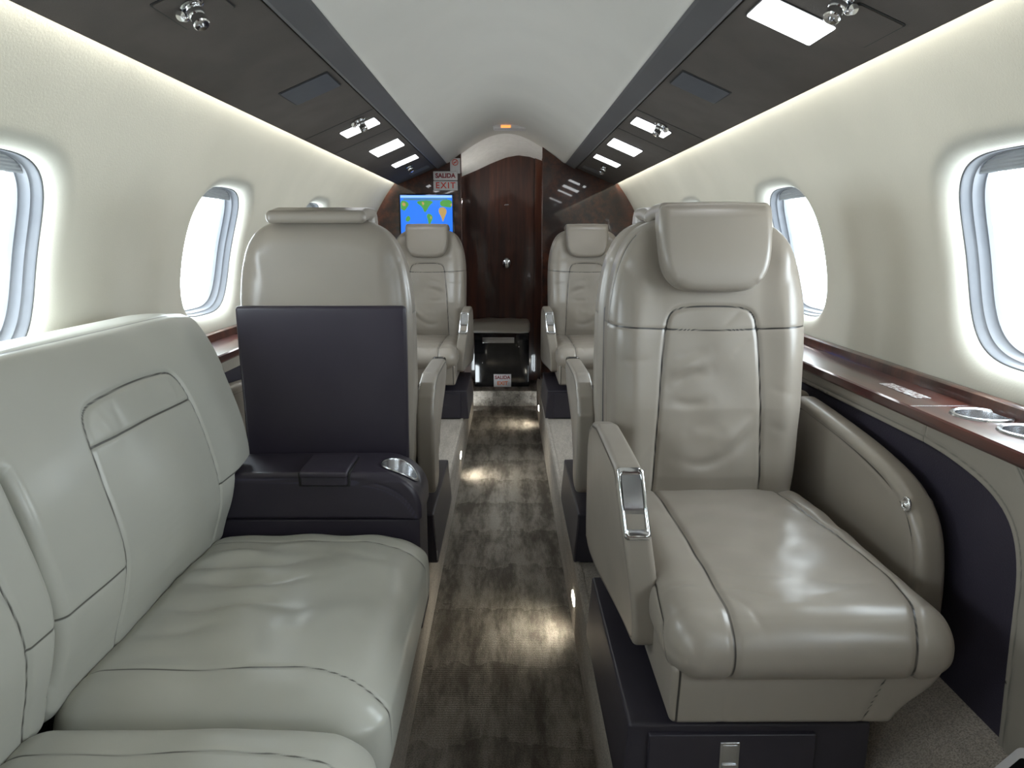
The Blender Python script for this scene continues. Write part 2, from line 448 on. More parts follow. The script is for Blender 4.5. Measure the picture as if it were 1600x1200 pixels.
wn = 0
def build_window(side, dc):
    global wn; wn += 1
    root = struct(empty('window_%d' % wn, shell(PHC * RAD, dc, .05, side)))
    loc = np.array(root.location)
    th = np.linspace(-np.pi, np.pi, 120, endpoint=False); c, sn = np.cos(th), np.sin(th); n = 3.4
    ell = (np.abs(c / WHD) ** n + np.abs(sn / WHS) ** n) ** (-1 / n)
    def ring(sc, off): return shell(PHC * RAD + ell * sc * sn, dc + ell * sc * c, off, side) - loc
    steps = [(1.03, .034), (1.005, .032), (.988, .033), (.980, .036), (.975, .046), (.960, .050), (.952, .051), (.945, .056), (.930, .066), (.918, .068), (.910, .069), (.905, .074), (.90, .084), (.92, .088), (1.03, .088)]
    V = np.concatenate([ring(a, b) for a, b in steps]); k = len(th); F = []
    for a in range(len(steps) - 1):
        i = np.arange(k); j = (i + 1) % k
        F.append(np.stack([a * k + i, a * k + j, (a + 1) * k + j, (a + 1) * k + i], -1))
    F = np.concatenate(F); smooth_angle(mesh('frame', V, F if side > 0 else F[:, ::-1], 'frame', root), 40)
    # pane: a curved acrylic sheet with thickness
    sc = np.linspace(0, .915, 9)[1:]; V = [ring(0 * ell, .078)[:1]]; F = []
    V += [ring(a, .078) for a in sc]; V = np.concatenate(V)
    i = np.arange(k); j = (i + 1) % k
    F = [[0, 1 + a, 1 + b] for a, b in zip(i, j)]
    for a in range(len(sc) - 1):
        F += np.stack([1 + a * k + i, 1 + a * k + j, 1 + (a + 1) * k + j, 1 + (a + 1) * k + i], -1)[:, ::-1].tolist()
    mesh('pane', V, F if side < 0 else [f[::-1] for f in F], 'glass', root)
    # pull-down shade, nearly fully raised
    top = WHS * .95; V = []; rows = 12; cols = 40
    for w in (.056, .064):
        for r_ in range(rows):
            s = top - .034 * r_ / (rows - 1)
            wd = WHD * .95 * max(0.02, 1 - (min(s / (WHS * .955), .9995)) ** n) ** (1 / n)
            bow = .0012 * (r_ % 2)
            d = np.linspace(-wd, wd, cols)
            V.append(shell(PHC * RAD + s + 0 * d, dc + d, w + bow, side) - loc)
    V = np.concatenate(V); F = []
    idx = np.arange(rows * cols).reshape(rows, cols); o = rows * cols
    for r_ in range(rows - 1):
        for q in range(cols - 1):
            a, b, c_, d_ = idx[r_, q], idx[r_, q + 1], idx[r_ + 1, q + 1], idx[r_ + 1, q]
            F.append([a, b, c_, d_]); F.append([d_ + o, c_ + o, b + o, a + o])
    for q in range(cols - 1):
        a, b = idx[-1, q], idx[-1, q + 1]; F.append([a, b, b + o, a + o])
        a, b = idx[0, q], idx[0, q + 1]; F.append([b, a, a + o, b + o])
    mesh('shade', V, F, 'shade', root, smooth=False)
for side in (-1, 1):
    for d in WIN_D: build_window(side, d)

# ceiling: central cloth panel, crowned
cp = np.array([(.375, 1.560), (.352, 1.562), (.32, 1.588), (.275, 1.620), (.214, 1.663), (.127, 1.711), (.06, 1.733), (0, 1.740)])
cp = np.vstack([cp, (cp[:-1] * [-1, 1])[::-1]]); cp = chaikin(cp, 2, False)
struct(sweep('ceiling', cp, D0, D1 + .03, 'ceil', ny=8))

# overhead service panels with the grey inner fairing
def build_overhead(side):
    root = tag(empty('overhead_panel', (side * .55, 1.65, 1.48)), None)
    loc = np.array(root.location)
    a, b = np.array(PSU_A), np.array(PSU_B)
    pr = np.array([a + [0, .0], b, b + [.004, .012], b + [-.01, .03], a + [.0, .03]])
    pr[:, 0] *= side; pr = pr - loc[[0, 2]]
    sweep('panel_board', pr if side > 0 else pr[::-1], D0 - loc[1], D1 - loc[1], 'psu', root, closed=True, smooth=False)
    fr = np.array([(PSU_A[0] - .008, PSU_A[1] - .004), (PSU_A[0] - .016, PSU_A[1] - .004), (.37, 1.555), (.36, 1.566), (.372, 1.585), (PSU_A[0] - .008, 1.57)])
    fr[:, 0] *= side; fr = fr - loc[[0, 2]]
    o = sweep('fairing', fr if side < 0 else fr[::-1], D0 - loc[1], D1 - loc[1], 'fairing', root, closed=True, smooth=False)
    o['label'] = 'dark grey fairing along the inner edge'
    return root
ov = {s: build_overhead(s) for s in (-1, 1)}
tag(ov[-1], 'dark brown suede overhead panel along the left wall', 'overhead panel')
tag(ov[1], 'dark brown suede overhead panel along the right wall', 'overhead panel')
PN = np.array([PSU_B[0] - PSU_A[0], PSU_B[1] - PSU_A[1]]); PL = np.linalg.norm(PN); PN = PN / PL
def psu_pt(side, t, d, out=0.):
    """point on the overhead panel: t across (0 inner, 1 outer), d along, out below its face"""
    x = PSU_A[0] + PN[0] * PL * t + PN[1] * out; z = PSU_A[1] + PN[1] * PL * t - PN[0] * out
    return np.array([side * x, d, z])
def psu_dir(side): return Vector((side * PN[1], 0, -PN[0]))
def psu_plate(name, side, t0, t1, d0, d1, out0, out1, mat, parent, r=.006):
    loc = np.array(parent.location) if parent else np.zeros(3)
    P = rrect((t1 - t0) * PL, d1 - d0, r); tc, dc = (t0 + t1) / 2, (d0 + d1) / 2
    V, F = plate(P if side > 0 else P[::-1], out1 - out0, lambda u, v, w: psu_pt(side, tc + u / PL, dc + v, out0 + w) - loc)
    F = [f[::-1] for f in F]
    return mesh(name, V, F, mat, parent, smooth=False)
for s, d0, d1 in ((-1, 1.90, 2.05), (1, 1.88, 2.02)):
    psu_plate('speaker_cover', s, .07, .58, d0, d1, -.001, .003, 'cover', ov[s])['label'] = 'slate grey speaker cover'
    psu_plate('speaker_gap', s, .055, .595, d0 - .006, d1 + .006, -.001, .001, 'gap', ov[s])
psu_plate('mask_door', -1, .17, .53, 1.22, 1.35, -.001, .0025, 'psu', ov[-1])
psu_plate('mask_door_gap', -1, .16, .54, 1.216, 1.354, -.001, .001, 'gap', ov[-1])
psu_plate('mask_door', 1, .55, .86, 1.20, 1.33, -.001, .0025, 'psu', ov[1])
psu_plate('mask_door_gap', 1, .54, .87, 1.196, 1.334, -.001, .001, 'gap', ov[1])
for s in (-1, 1):
    psu_plate('end_panel', s, .08, .55, 4.22, 4.34, -.001, .003, 'fairing', ov[s])
    psu_plate('panel_gap', s, .01, .99, 2.455, 2.461, -.001, .0008, 'gap', ov[s], .001)
    psu_plate('panel_gap', s, .01, .99, 2.86, 2.866, -.001, .0008, 'gap', ov[s], .001)

# ceiling lights let into the overhead panels
LIGHTS = [(-1, 2.57, 2.685, 'nearest of the three lit panels in the left overhead panel, behind the spotlight'),
          (-1, 3.10, 3.30, 'wide lit panel between two narrow ones in the left overhead panel'),
          (-1, 3.68, 3.81, 'narrow lit panel farthest along the left overhead panel'),
          (1, 1.305, 1.415, 'large bright lit panel nearest the camera in the right overhead panel'),
          (1, 2.55, 2.675, 'narrow lit panel behind a chrome nozzle in the right overhead panel'),
          (1, 3.08, 3.28, 'wide lit panel midway along the right overhead panel'),
          (1, 3.66, 3.79, 'narrow lit panel farthest along the right overhead panel')]
for s, a, b, lab in LIGHTS:
    r = tag(empty('ceiling_light', psu_pt(s, .34, (a + b) / 2)), lab, 'ceiling light', 'lit panels in the overhead panels')
    psu_plate('diffuser', s, .09, .60, a, b, -.001, .004, 'lamp', r, .004)
    psu_plate('bezel', s, .078, .612, a - .004, b + .004, -.001, .002, 'gap', r, .005)

# chrome eyeball air nozzles
def nozzle(side, t, d, lab, twin):
    r = tag(empty('air_nozzle', psu_pt(side, t, d, .002)), lab, 'air nozzle', 'chrome air nozzles overhead')
    dn = psu_dir(side); 
    turned('flange', [(.0, .0), (.018, .0), (.020, .003), (.016, .006), (.0, .007)], 'chrome', r, 32, (0, 0, 0), dn)
    ax = (dn + Vector((-side * .15, -.35, 0))).normalized(); b = Vector(dn) * .0150
    th = np.linspace(0, np.pi, 14); turned('ball', [(.0145 * math.sin(a), -.0145 * math.cos(a)) for a in th], 'chrome', r, 28, b, dn, 80)
    turned('spout', [(.010, .0), (.0115, .007), (.0105, .009), (.0130, .011), (.0135, .024), (.0115, .026), (.005, .025), (.004, .020), (0, .020)], 'chrome', r, 28, b, ax)
    if twin:
        b2 = Vector(dn) * .016 + Vector((side * .024, .006, -.002))
        turned('knob', [(.0, -.011), (.008, -.010), (.010, .0), (.008, .010), (0, .011)], 'chrome', r, 24, b2, Vector((0, -1, -.3)))
nozzle(-1, .35, 1.27, 'large chrome air nozzle nearest the camera under the left overhead panel', True)
nozzle(-1, .25, 2.50, 'chrome air nozzle beside the nearest lit panel on the left', True)
nozzle(-1, .38, 3.95, 'small chrome air nozzle at the far end of the left overhead panel', False)
nozzle(1, .43, 1.20, 'large chrome air nozzle cut by the top edge under the right overhead panel', True)
nozzle(1, .40, 2.50, 'chrome air nozzle in front of a narrow lit panel on the right', True)
nozzle(1, .42, 3.95, 'small chrome air nozzle at the far end of the right overhead panel', False)

# floor: aisle trough, risers, raised sides, step up at the front
def slope_right(): return [(AR, 0), (AR, ZP - .012), (AR + .012, ZP), (.52, ZP), (.60, .232), (.68, .285), (.735, .345)]
struct(box('floor', (AL - .02, D0, -.03), (AR + .02, 4.63, 0), 'carpet', r=.002, step=.5))
fl = [(AL, 0), (AL, ZP - .012), (AL - .012, ZP), (-.52, ZP), (-.60, .232), (-.68, .285), (-.735, .345), (-.80, .36)]
tr = struct(sweep('floor_left', fl[::-1], D0, D1 - .001, 'carpet2', flip=True))
tr = struct(sweep('floor_right', slope_right() + [(.80, .36)], D0, D1 - .001, 'carpet2', flip=True))
# seam ridge along the raised edges
for x, s in ((AL, -1), (AR, 1)):
    struct(sweep('trim_1' if s < 0 else 'trim_2', [(x + s * .003, ZP - .002), (x + s * .003, ZP + .003), (x + s * .010, ZP + .004), (x + s * .016, ZP + .003), (x + s * .018, ZP - .002)], D0, D1 - .001, 'carpet2', closed=True, flip=(s < 0)))
stp = struct(box('floor_step', (AL - .06, 4.63, -.03), (AR + .06, 5.02, .105), 'carpet', r=.008, step=.2))

# lower side walls with the dark inset, and the wooden ledges
def curve_pts(pts, k=3): return chaikin(pts, k, False)
def build_lower(side):
    y0 = D0 if side > 0 else 1.625
    root = struct(empty('wall_right_lower' if side > 0 else 'wall_left_lower', (side * .765, 1.5, .5)))
    loc = np.array(root.location)
    ys = np.concatenate([np.arange(y0, 1.9, .004), np.linspace(1.9, D1 - .002, 60)]) if side > 0 else np.linspace(y0, D1 - .002, 60)
    zs = np.linspace(.34, .805, 117)
    Y, Z = np.meshgrid(ys, zs, indexing='ij')
    X = .765 + .012 * sst(Z, .55, .34) * 0
    if side > 0:
        ins = curve_pts([(5.2, .755), (1.30, .755), (1.16, .752), (1.02, .725), (.965, .66), (.958, .52), (.945, .30)], 3)
        P = np.stack([Y.ravel(), Z.ravel()], 1); best = np.full(len(P), 9.); cl = P.copy()
        for a_, b_ in zip(ins[:-1], ins[1:]):
            ab = b_ - a_; t_ = np.clip(((P - a_) @ ab) / max(ab @ ab, 1e-12), 0, 1); c_ = a_ + t_[:, None] * ab
            dd_ = np.linalg.norm(P - c_, axis=1); m_ = dd_ < best; best[m_] = dd_[m_]; cl[m_] = c_[m_]
        near = best < .0024                                  # pull the closest grid points onto the inset outline
        P[near] = cl[near]; Y = P[:, 0].reshape(Y.shape); Z = P[:, 1].reshape(Z.shape)
        d = np.where(near, 0, best).reshape(Y.shape)
        left = np.interp(Z, ins[::-1][:, 1], ins[::-1][:, 0])
        inside = (Y > left) & (Z < .755)
        sd = np.where(inside, d, -d)
        X = X + .010 * sst(sd, -.002, .006)
        seams = [[(1.225, .80), (1.232, .755)], [(1.01, .805), (.96, .76), (.90, .70), (.86, .60)], [(1.018, .805), (.968, .757), (.908, .695), (.868, .60)]]
        off = ins - 0
        att = np.full(X.size, 1.)
        for s_ in seams: att = np.minimum(att, pdist(P, chaikin(s_, 2, False)))
        st = np.abs(sd.ravel() + .010); att = np.minimum(att, st)
        X = X + (.002 * np.exp(-(np.minimum(att, 1) / .003) ** 2)).reshape(X.shape)
    else:
        inside = Z < .755; att = np.full(X.size, 1.); X = X + .01 * inside
    V = np.stack([side * X.ravel(), Y.ravel(), Z.ravel()], 1) - loc
    idx = np.arange(X.size).reshape(X.shape)
    F = np.stack([idx[:-1, :-1], idx[1:, :-1], idx[1:, 1:], idx[:-1, 1:]], -1).reshape(-1, 4)
    ic = inside[:-1, :-1].ravel()
    if side > 0:
        cy = Y.ravel()[F].mean(1); cz = Z.ravel()[F].mean(1); ic = (cy > np.interp(cz, ins[::-1][:, 1], ins[::-1][:, 0])) & (cz < .7549)
    if side < 0: F = F[:, ::-1]
    for nm, sel, mt in (('leather_panel', ~ic, 'panel'), ('inset_panel', ic, 'inset')):
        f = F[sel]; u, inv = np.unique(f, return_inverse=True)
        mesh(nm, V[u], inv.reshape(f.shape), mt, root, att[u])
    return root
build_lower(1); build_lower(-1)
struct(sweep('wall_left_sofa', [(-.70, .30), (-.85, .34), (-.855, .79), (-.93, .80)], D0, 1.63, 'panel', flip=True))

def build_ledge(side):
    y0 = D0 + .02 if side > 0 else 1.625; y1 = D1 - .003
    root = empty('side_ledge', (side * .82, 1.5, .80)); loc = np.array(root.location)
    pr = np.array([(.757, .789), (.755, .793), (.755, .809), (.758, .812), (.8945, .812), (.8945, .789)]); pr[:, 0] *= side
    holes = [(.842, 1.195), (.850, 1.083)] if side > 0 else []
    # top board with round cut-outs
    if holes:
        parts = [(np.stack([np.r_[pr[:, 0], pr[:, 0]], np.r_[np.full(6, y0), np.full(6, y1)], np.r_[pr[:, 1], pr[:, 1]]], 1),
                  [[i, 6 + i, 6 + (i + 1) % 6, (i + 1) % 6] for i in (0, 1, 2, 4, 5)] + [[0, 1, 2, 3, 4, 5], [11, 10, 9, 8, 7, 6]])]
        def patch(ya, yb, hole):
            x0, x1 = .758, .8945
            if hole is None: return (np.array([(x0, ya, .812), (x1, ya, .812), (x1, yb, .812), (x0, yb, .812)]), [[0, 1, 2, 3]])
            hx, hy = hole; th = np.linspace(-np.pi, np.pi, 64, endpoint=False)
            cor = [math.atan2(b - hy, a - hx) for a in (x0, x1) for b in (ya, yb)]; th = np.unique(np.r_[th, cor]); c, s = np.cos(th), np.sin(th)
            r = np.minimum(np.where(c > 0, x1 - hx, hx - x0) / np.maximum(np.abs(c), 1e-9), np.where(s > 0, yb - hy, hy - ya) / np.maximum(np.abs(s), 1e-9))
            k = len(th); V = np.concatenate([np.stack([hx + r * c, hy + r * s, 0 * c + .812], 1), np.stack([hx + .042 * c, hy + .042 * s, 0 * c + .812], 1)])
            return V, [[i, (i + 1) % k, k + (i + 1) % k, k + i] for i in range(k)]
        m_ = (holes[0][1] + holes[1][1]) / 2
        parts += [patch(y0, 1.02, None), patch(1.02, m_, holes[1]), patch(m_, 1.26, holes[0]), patch(1.26, y1, None)]
        V, F = join(parts); mesh('wood_top', V - loc, F, 'woodledge', root, smooth=False)
    else:
        p2 = pr - loc[[0, 2]]
        sweep('wood_top', p2[::-1], y0 - loc[1], y1 - loc[1], 'woodledge', root, closed=True, smooth=False, flip=True)
    lip = np.array([(.876, .812), (.876, .824), (.878, .833), (.883, .836), (.8945, .836), (.8945, .812)]); lip[:, 0] *= side; lip = lip - loc[[0, 2]]
    o = sweep('back_lip', lip if side < 0 else lip[::-1], y0 - loc[1], y1 - loc[1], 'wooddark', root, closed=True)
    if side > 0:
        for hx, hy in holes:
            turned('cup_holder', [(.0, -.066), (.037, -.066), (.0395, -.06), (.0405, -.001), (.041, .002), (.0445, .0045), (.049, .0035), (.0505, .0), (.043, -.001)], 'steel', root, 48, (hx - loc[0], hy - loc[1], .812 - loc[2]), cap=False)['label'] = 'round steel cup holder'
        box('joint_strip', (.756 - loc[0], 1.268 - loc[1], .8121 - loc[2]), (.87 - loc[0], 1.2695 - loc[1], .8125 - loc[2]), 'steel', root, .0001, .1)
    return root
lr = tag(build_ledge(1), 'glossy red wooden ledge with two cup holders under the right windows', 'ledge')
tag(build_ledge(-1), 'glossy red wooden ledge along the left wall behind the sofa', 'ledge')
pk = tag(box('placard', (.803, 1.33, .8124), (.832, 1.47, .8132), 'foil', r=.0003, step=.1), 'small silver printed placard on the right wooden ledge', 'placard')

# forward bulkhead, vestibule and door
def bulk(side, xin, zin):
    th = np.linspace(-.78, .80, 40); arc = np.stack([(RAD + .004) * np.cos(th), ZC + (RAD + .004) * np.sin(th)], 1)
    topz = np.array([(.60, 1.60), (.45, 1.60), (.37, 1.585), (.32, 1.60)]) if xin > -9 else None
    inn = [(xin, zin + .02), (xin, .0)]
    P = np.vstack([arc, topz, inn]); P = P[P[:, 1] > -.001]
    P[:, 0] *= side
    V, F = plate(P if side < 0 else P[::-1], .05, lambda u, v, w: (u, D1 + w, v))
    return struct(mesh('wall_front_left' if side < 0 else 'wall_front_right', V, F, 'wood', smooth=False))
bulk(-1, .276, 1.622); bulk(1, .222, 1.66)
for side, x in ((-1, .276), (1, .222)):   # bright edge moulding of each bulkhead
    lo, hi = sorted((side * x, side * (x + .006)))
    struct(box('trim_3' if side < 0 else 'trim_4', (lo, D1 - .004, .105), (hi, D1 + .0, 1.615 if side < 0 else 1.655), 'woodred', r=.002, step=.3))
# vestibule side walls and soffit, plus unseen slabs added against light leaks
struct(box('wall_light_block', (-.6, 5.06, -.05), (.6, 5.10, 1.80), 'wooddark', r=.003, step=.3))  # unseen backing added behind the door to stop daylight leaking through its slits
struct(box('ceiling_light_block', (-.6, D1 + .03, 1.765), (.6, 5.08, 1.80), 'ceil', r=.003, step=.3))  # unseen cover added above the soffit to keep daylight out
struct(box('wall_vestibule_left', (-.34, D1 + .045, 0), (-.30, 5.065, 1.77), 'wooddark', r=.003, step=.3))
struct(box('wall_vestibule_right', (.255, D1 + .045, 0), (.295, 5.065, 1.77), 'woodred', r=.003, step=.3))
vx = np.linspace(-.34, .30, 28); vy = np.linspace(D1 + .0, 5.0, 16)
def soff(x, y):
    top = np.interp(np.abs(x), [0, .06, .127, .214, .275, .34], [1.752, 1.745, 1.722, 1.674, 1.634, 1.60])
    arch = np.interp(x, [-.34, -.30, -.20, -.10, .0, .08, .16, .24, .30], [1.50, 1.525, 1.565, 1.61, 1.648, 1.662, 1.652, 1.625, 1.60])
    t = (y - (D1 + .0)) / (5.0 - D1)
    return top + (arch - top) * t ** 1.6
V = []; 
for x in vx:
    for y in vy: V.append((x, y, float(soff(np.array(x), y))))
for x in vx: V.append((x, 5.04, float(soff(np.array(x), 5.0)) ))
idx = np.arange(28 * 16).reshape(28, 16); F = np.stack([idx[:-1, :-1], idx[1:, :-1], idx[1:, 1:], idx[:-1, 1:]], -1).reshape(-1, 4)
struct(mesh('ceiling_vestibule', V, F[:, ::-1], 'headliner'))
l = bpy.data.lights.new('vestibule_fill', 'AREA'); l.shape = 'RECTANGLE'; l.size = .03; l.size_y = .30; l.energy = 1.3; l.color = (1, .96, .90)  # added fill light with no visible fixture, brightens the arch over the door
o = bpy.data.objects.new('vestibule_fill', l); COL.objects.link(o); o.location = (-.285, 4.76, 1.38)
o.rotation_euler = Vector((.8, -.2, .55)).to_track_quat('-Z', 'Y').to_euler()
door = struct(empty('door_1', (-.02, 5.0, .10)))
def dpanel(nm, xa, xb, ya, mat):
    xs = np.linspace(xa, xb, 14); tp = [float(soff(np.array(x), 5.0)) + .004 for x in xs]
    P = np.vstack([[(xa, .10), (xb, .10)], np.stack([xs, tp], 1)[::-1]])
    V, F = plate(P, .04, lambda u, v, w: (u + .02, ya + w - 5.0, v - .10))
    return mesh(nm, V, [f[::-1] for f in F], mat, door, smooth=False)
dpanel('side_leaf', -.31, -.052, 5.012, 'wooddark'); dpanel('main_leaf', -.048, .190, 5.0, 'wooddark'); dpanel('edge_post', .194, .262, 4.985, 'woodred')
kb = turned('knob', [(0, 0), (.036, 0), (.036, .004), (.030, .008), (.016, .012), (.016, .022), (.030, .026), (.034, .036), (.030, .046), (.018, .050), (0, .051)], 'chrome', door, 32, (.022, -.001, .838), (0, -1, 0)); kb['label'] = 'round chrome knob'
for z in (1.235, .42): mesh('latch', *rbox((.010, -.006, z - .004), (.036, .001, z + .004), .002, .01)[:2], 'chrome', door)
# jump seat cabinet in front of the door
js = tag(empty('jump_seat', (-.035, 4.86, .105)), 'small beige folding seat pad on a black cabinet before the far door', 'seat')
box('cabinet', (-.185, -.10, .0), (.19, .125, .375), 'black', js, .006, .1)
V, F, n = rbox((-.20, -.135, .378), (.195, .125, .452), .02, .008); V[:, 2] += .004 * vnoise(V[:, :2], 6, 3); mesh('seat_pad', V, F, 'leather', js)
box('pull_bar', (-.13, -.108, .305), (.09, -.099, .345), 'steel', js, .004, .05)
for x, z in ((.12, .28), (-.13, .17)): mesh('stud', *rbox((x - .005, -.106, z - .005), (x + .005, -.099, z + .005), .003, .01)[:2], 'chrome', js)
# aft bulkhead, behind the camera
th = np.linspace(0, 2 * np.pi, 90, endpoint=False); P = np.stack([(RAD + .01) * np.cos(th), ZC + (RAD + .01) * np.sin(th)], 1)
V, F = plate(P, .03, lambda u, v, w: (u, D0 - w, v)); struct(mesh('wall_back', V, F, 'wooddark', smooth=False))

# ------------------------------------------------------------------ signs, screen
def text(s, size, mat, parent, loc, name='lettering', bold=.0, tracking=None):
    c = bpy.data.curves.new(name, 'FONT'); c.body = s; c.size = size; c.align_x = 'CENTER'; c.align_y = 'CENTER'; c.extrude = .0006; c.offset = bold
    c.materials.append(M[mat]); tmp = bpy.data.objects.new(name, c); COL.objects.link(tmp); tracking and setattr(c, 'space_character', tracking)
    me = bpy.data.meshes.new_from_object(tmp.evaluated_get(bpy.context.evaluated_depsgraph_get())); bpy.data.objects.remove(tmp)
    o = bpy.data.objects.new(name, me); COL.objects.link(o); o.parent = parent
    o.location = loc; o.rotation_euler = (math.pi / 2, 0, 0); return o
ex = tag(empty('exit_sign', (-.372, D1 - .012, 1.456)), 'two stacked white plates with red exit lettering on the left bulkhead', 'sign')
box('upper_plate', (-.074, -.010, .003), (.074, .011, .056), 'signwhite', ex, .003, .05); box('lower_plate', (-.074, -.010, -.056), (.074, .011, -.001), 'signwhite', ex, .003, .05)
text('SALIDA', .037, 'signdark', ex, (0, -.0105, .029), bold=.0015); text('EXIT', .050, 'signred', ex, (0, -.0105, -.029), bold=.001, tracking=1.25)
ns = tag(empty('smoking_sign', (-.312, D1 - .006, 1.545)), 'small white no smoking placard above the exit sign', 'sign')
box('plate', (-.031, -.003, -.045), (.031, .005, .045), 'signwhite', ns, .003, .03)
a = np.linspace(0, 2 * np.pi, 40, endpoint=False)
def torusring(R, r, c, n=40):
    V = []; F = []
    for i in range(n):
        A = 2 * np.pi * i / n
        for dr, dy in ((-r, 0), (-r, -.0012), (r, -.0012), (r, 0)): V.append((c[0] + (R + dr) * math.cos(A), c[1] + dy, c[2] + (R + dr) * math.sin(A)))
        for k in range(4): F.append([i * 4 + k, i * 4 + (k + 1) % 4, ((i + 1) % n) * 4 + (k + 1) % 4, ((i + 1) % n) * 4 + k])
    return V, F
V1, F1 = torusring(.017, .002, (0, -.003, .020))
V2, F2 = plate([(-.016, -.0018), (.016, -.0018), (.016, .0018), (-.016, .0018)], .0012, lambda u, v, w: ((u - v) * .7071, -.003 - w, .020 + (u + v) * .7071))
V3, F3 = plate([(-.011, -.002), (.009, -.002), (.009, .002), (-.011, .002)], .0010, lambda u, v, w: (u, -.003 - w, .020 + v))
V4, F4 = plate(rrect(.007, .007, .003, (0, -.034)), .001, lambda u, v, w: (u, -.003 - w, v))
for nm, V, F in (('ban_ring', V1, F1), ('ban_bar', V2, F2), ('cigarette_mark', V3, F3), ('dot_mark', V4, F4)): mesh(nm, V, F, 'signred', ns, smooth=False)
lx = tag(empty('floor_exit_sign', (-.028, 4.755, .11)), 'small white exit sign at floor level on the black cabinet', 'sign')
box('plate', (-.060, -.006, -.004), (.060, .004, .085), 'signwhite', lx, .002, .05)
text('SALIDA', .032, 'signdark', lx, (0, -.0066, .062), bold=.001); text('EXIT', .036, 'signorange', lx, (0, -.0066, .022), bold=.001)
cs = tag(empty('ceiling_sign', (.022, 4.2, 1.735)), 'small lit amber sign box on the ceiling by the far arch', 'sign')
box('housing', (-.095, -.05, -.022), (.095, .05, .01), 'signwhite', cs, .012, .02); box('lit_window', (-.05, -.0535, -.018), (.005, -.049, -.004), 'amber', cs, .002, .02)
mo = tag(empty('monitor', (-.492, D1 - .012, 1.255)), 'wall screen showing a blue world map on the left bulkhead', 'screen')
box('bezel', (-.170, -.012, -.128), (.170, .012, .125), 'black', mo, .005, .05)
box('display', (-.160, -.0145, -.118), (.160, -.011, .116), 'sea', mo, .001, .1)
def scr(polys, mat, nm, w=.0012, k=1):
    for p in polys:
        P = chaikin(np.array(p, float), k) if k else np.array(p, float)
        if np.sum(P[:, 0] * np.roll(P[:, 1], -1) - P[:, 1] * np.roll(P[:, 0], -1)) > 0: P = P[::-1]
        V, F = plate(P, w, lambda u, v, w_: (u, -.0144 - w_, v)); mesh(nm, V, F, mat, disp, smooth=False)
disp = [c for c in mo.children if c.name.startswith('display')][0]
scr([[(-.158, .100), (.158, .100), (.158, .114), (-.158, .114)]], 'seabar', 'title_bar', k=0)
scr([[(-.140, .085), (.130, .085), (.130, .097), (-.140, .097)]], 'seabar2', 'menu_bar', k=0)
scr([[(-.158, .085), (-.12, .08), (-.105, .06), (-.12, .04), (-.135, .02), (-.15, .03), (-.158, .03)],   # east asia
     [(-.128, -.02), (-.11, -.005), (-.098, -.025), (-.112, -.045), (-.13, -.04)],                     # australia
     [(-.05, .082), (.02, .085), (.045, .075), (.02, .055), (.0, .02), (-.012, .01), (-.025, .045), (-.06, .07)],  # north america
     [(.008, .006), (.03, .0), (.04, -.02), (.025, -.05), (.014, -.078), (.008, -.03), (.0, -.01)],     # south america
     [(.085, .085), (.158, .09), (.158, .04), (.12, .045), (.085, .05)]], 'land', 'map_land')
scr([[(.078, .04), (.11, .045), (.128, .02), (.112, -.015), (.10, -.05), (.092, -.015), (.075, .012)],
     [(-.150, .07), (-.13, .072), (-.125, .05), (-.145, .05)], [(.02, -.012), (.032, -.01), (.028, -.035)],
     [(.145, .06), (.158, .07), (.158, .045)], [(-.03, .078), (-.01, .07), (-.02, .05)]], 'land2', 'map_dry_land', .0016)

# floor lights let into the aisle risers
def flight(x, y, s, lab):
    r = tag(empty('floor_light', (x, y, .10)), lab, 'floor light', 'small lights along the aisle')
    box('lens', (-.004, -.028, -.012), (.003, .028, .012), 'floorlamp', r, .002, .02)
    l = bpy.data.lights.new('floor_lamp_beam', 'SPOT'); l.energy = 2.6; l.spot_size = 2.4; l.spot_blend = 1; l.color = (1, .95, .80); l.shadow_soft_size = .02
    o = bpy.data.objects.new('beam', l); COL.objects.link(o); o.parent = r; o.location = (s * .012, 0, 0)
    o.rotation_euler = Vector((s * .75, 0, -.66)).to_track_quat('-Z', 'Y').to_euler()
flight(AR, 1.86, -1, 'small lit lens on the right aisle riser beside the nearest armchair')
flight(AL, 3.22, 1, 'small lit lens on the left aisle riser before the far armchairs')
flight(AR, 4.16, -1, 'small lit lens far along the right aisle riser')
fv = tag(empty('floor_outlet', (.747, .838, .354)), 'silver framed black outlet low by the right wall', 'outlet')
fv.rotation_euler = (0, math.radians(-48), 0)
P = rrect(.075, .13, .012); Q = rrect(.050, .10, .006)
V, F = plate(P, .008, lambda u, v, w: (u, v, w)); mesh('rim', V, F, 'signwhite', fv, smooth=False)
V, F = plate(Q, .002, lambda u, v, w: (u, v, w + .0075)); mesh('socket', V, F, 'black', fv, smooth=False)

# ------------------------------------------------------------------ armchairs
# built once in local axes: +x towards the aisle, +y where the sitter looks, z = 0 on the raised floor
CH = {}
def part(key, build, root, m, name=None, parent=None):
    """mesh data is cached per mirror state so that all chairs share it"""
    k = (key, m)
    if k not in CH:
        V, F, mat, seam = build()
        V = np.array(V, float)
        if m < 0:
            V[:, 0] *= -1; F = F[:, ::-1] if isinstance(F, np.ndarray) else [f[::-1] for f in F]
        o = mesh(name or key, V, F, mat, parent or root, seam); CH[k] = o.data
    else:
        o = bpy.data.objects.new(name or key, CH[k]); COL.objects.link(o); o.parent = parent or root
    return o

